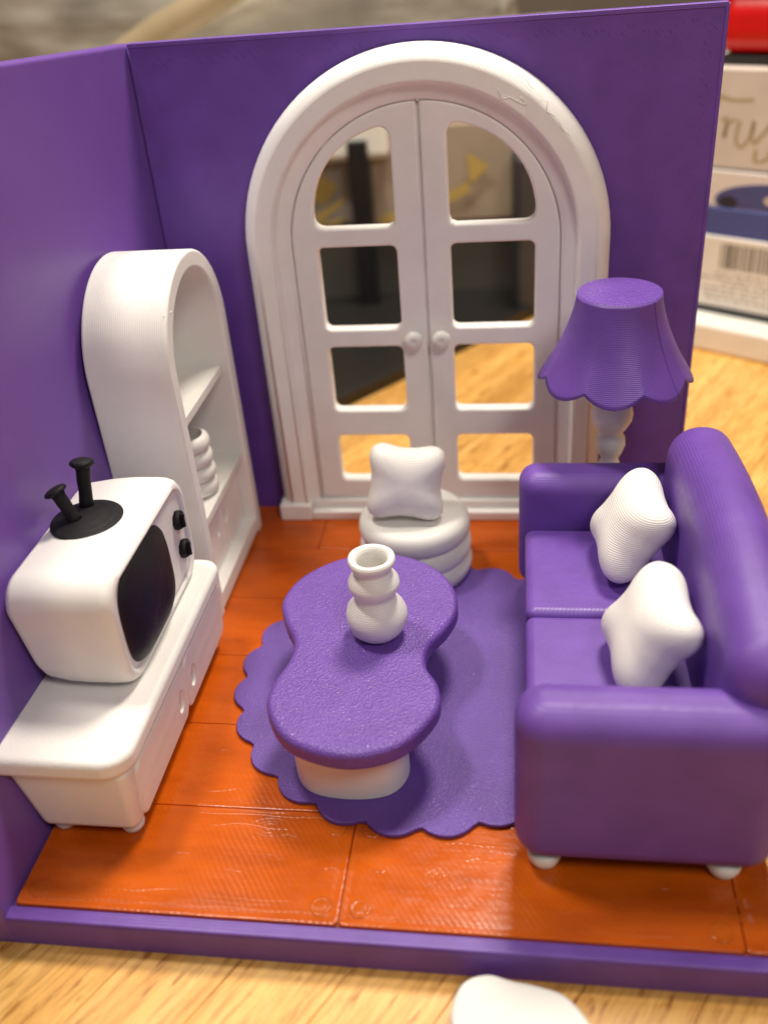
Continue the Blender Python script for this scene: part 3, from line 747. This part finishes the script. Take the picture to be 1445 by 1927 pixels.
for P in (((-.2, 6.4), (1.1, 5.6), (.3, 4.6), (-.6, 4.9)), ((-.4, 4.0), (1.5, 5.0), (1.3, 4.6), (-.2, 3.6)), ((-.6, 3.2+.3), (1.4, 3.9), (.9, 3.5), (-.5, 3.45))):
    o = plate('yellow_patch', [list(P)], .02, yel, XZ(23.385), None, bevel=.002); o.parent = lb
wb = tall('white_bin', (-9, 22.0, 6.96), (3.9, 28.5, 10.8), plain('white_bin_plastic', (.75, .75, .68), .4), 'pale white plastic bin resting on the grey parcel', 'bin', .4, 4)
tan = plain('taupe_board', (.42, .34, .25), .6, (.32, .26, .19), s=.2)
tb = tall('taupe_box', (2.7, 23.5, 3.402), (13.0, 29.5, 8.4), tan, 'taupe cardboard box with a yellow arrow print behind the right door leaf', 'box', .15, 4)
for P in (((8.0, 7.0), (9.2, 6.3), (8.1, 5.3), (8.1, 6.1)), ((5.2, 4.2), (8.2, 5.6), (8.1, 5.0), (5.2, 3.6)), ((3.3, 3.9), (4.8, 4.3), (5.2, 3.5), (3.3, 3.45))):
    o = plate('yellow_patch', [list(P)], .02, yel, Matrix.Translation((0, -.45, 0)) @ XZ(23.62), None, bevel=.002); o.parent = tb
tall('beige_box', (3.9, 23.8, 8.402), (13.5, 29.5, 12.5), plain('beige_board', (.55, .48, .40), .6), 'beige box stacked on the taupe cardboard box', 'box', .15, 5)
tall('slate_case', (10.4, 20.6, TZ+.002), (15.6, 23.0, 7.2), plain('slate_plastic', (.05, .05, .055), .5, (.035, .035, .04)), 'dark slate case standing upright behind the right door leaf', 'case', .3, 8)
# crinkled plastic bag, top left
bag = thing('plastic_bag', 'large crinkled grey-brown plastic bag bulging up behind the left corner', 'bag', (-9, 34, TZ))
bm = bmesh.new(); bmesh.ops.create_icosphere(bm, subdivisions=6, radius=1)
for v in bm.verts:
    p = v.co.copy()
    q = Vector((p.x*2.2, p.y*2.2, p.z*1.6))
    f = 1-abs(noise.noise(q*1.3)); f2 = 1-abs(noise.noise(q*2.9+Vector((3, 1, 2)))); f3 = noise.noise(q*6)
    k = 1+.08*f**2+.02*f2**3
    e = (abs(p.x)**4+abs(p.y)**4+abs(p.z)**4)**-.25
    k *= .75*e+.25
    z = p.z*k*11.8+TZ+10.2
    v.co = Vector((p.x*k*19-10, p.y*k*7+35, max(z, TZ+.01)))
me = bpy.data.meshes.new('bag_body'); bm.to_mesh(me); bm.free()
def bagmat():
    m, nt, b = newmat('grey_brown_film')
    nt.links.new(ramp(nt, noise_out(nt, .12, 5, sc=(1, 1, 1.6)), [(.30, (.17, .155, .13)), (.45, (.29, .265, .22)), (.6, (.42, .385, .32)), (.75, (.60, .54, .43))]), b.inputs['Base Color'])
    b.inputs['Roughness'].default_value = .38
    nt.links.new(bump(nt, noise_out(nt, .16, 3, rot=(0, .6, 0), sc=(.4, 1, 1.6)), .5, 2.0), b.inputs['Normal']); return m
me.materials.append(bagmat()); me.polygons.foreach_set('use_smooth', [True]*len(me.polygons))
finish(bpy.data.objects.new('bag_body', me), bag)
tanm = plain('tan_tape', (.46, .36, .22), .5, (.38, .30, .18), s=.4)
sp = tube('tan_strap', [(-14, 27.0, 10.6), (-11, 26.8, 11.8), (-8.4, 26.6, 13.2), (-5.5, 26.4, 14.4), (-2.4, 26.3, 15.8), (1.0, 26.2, 17.4), (4, 26.2, 18.8)], [1.1, 1.0, .9, .8, .8, .8, .8], tanm, bag, 14)
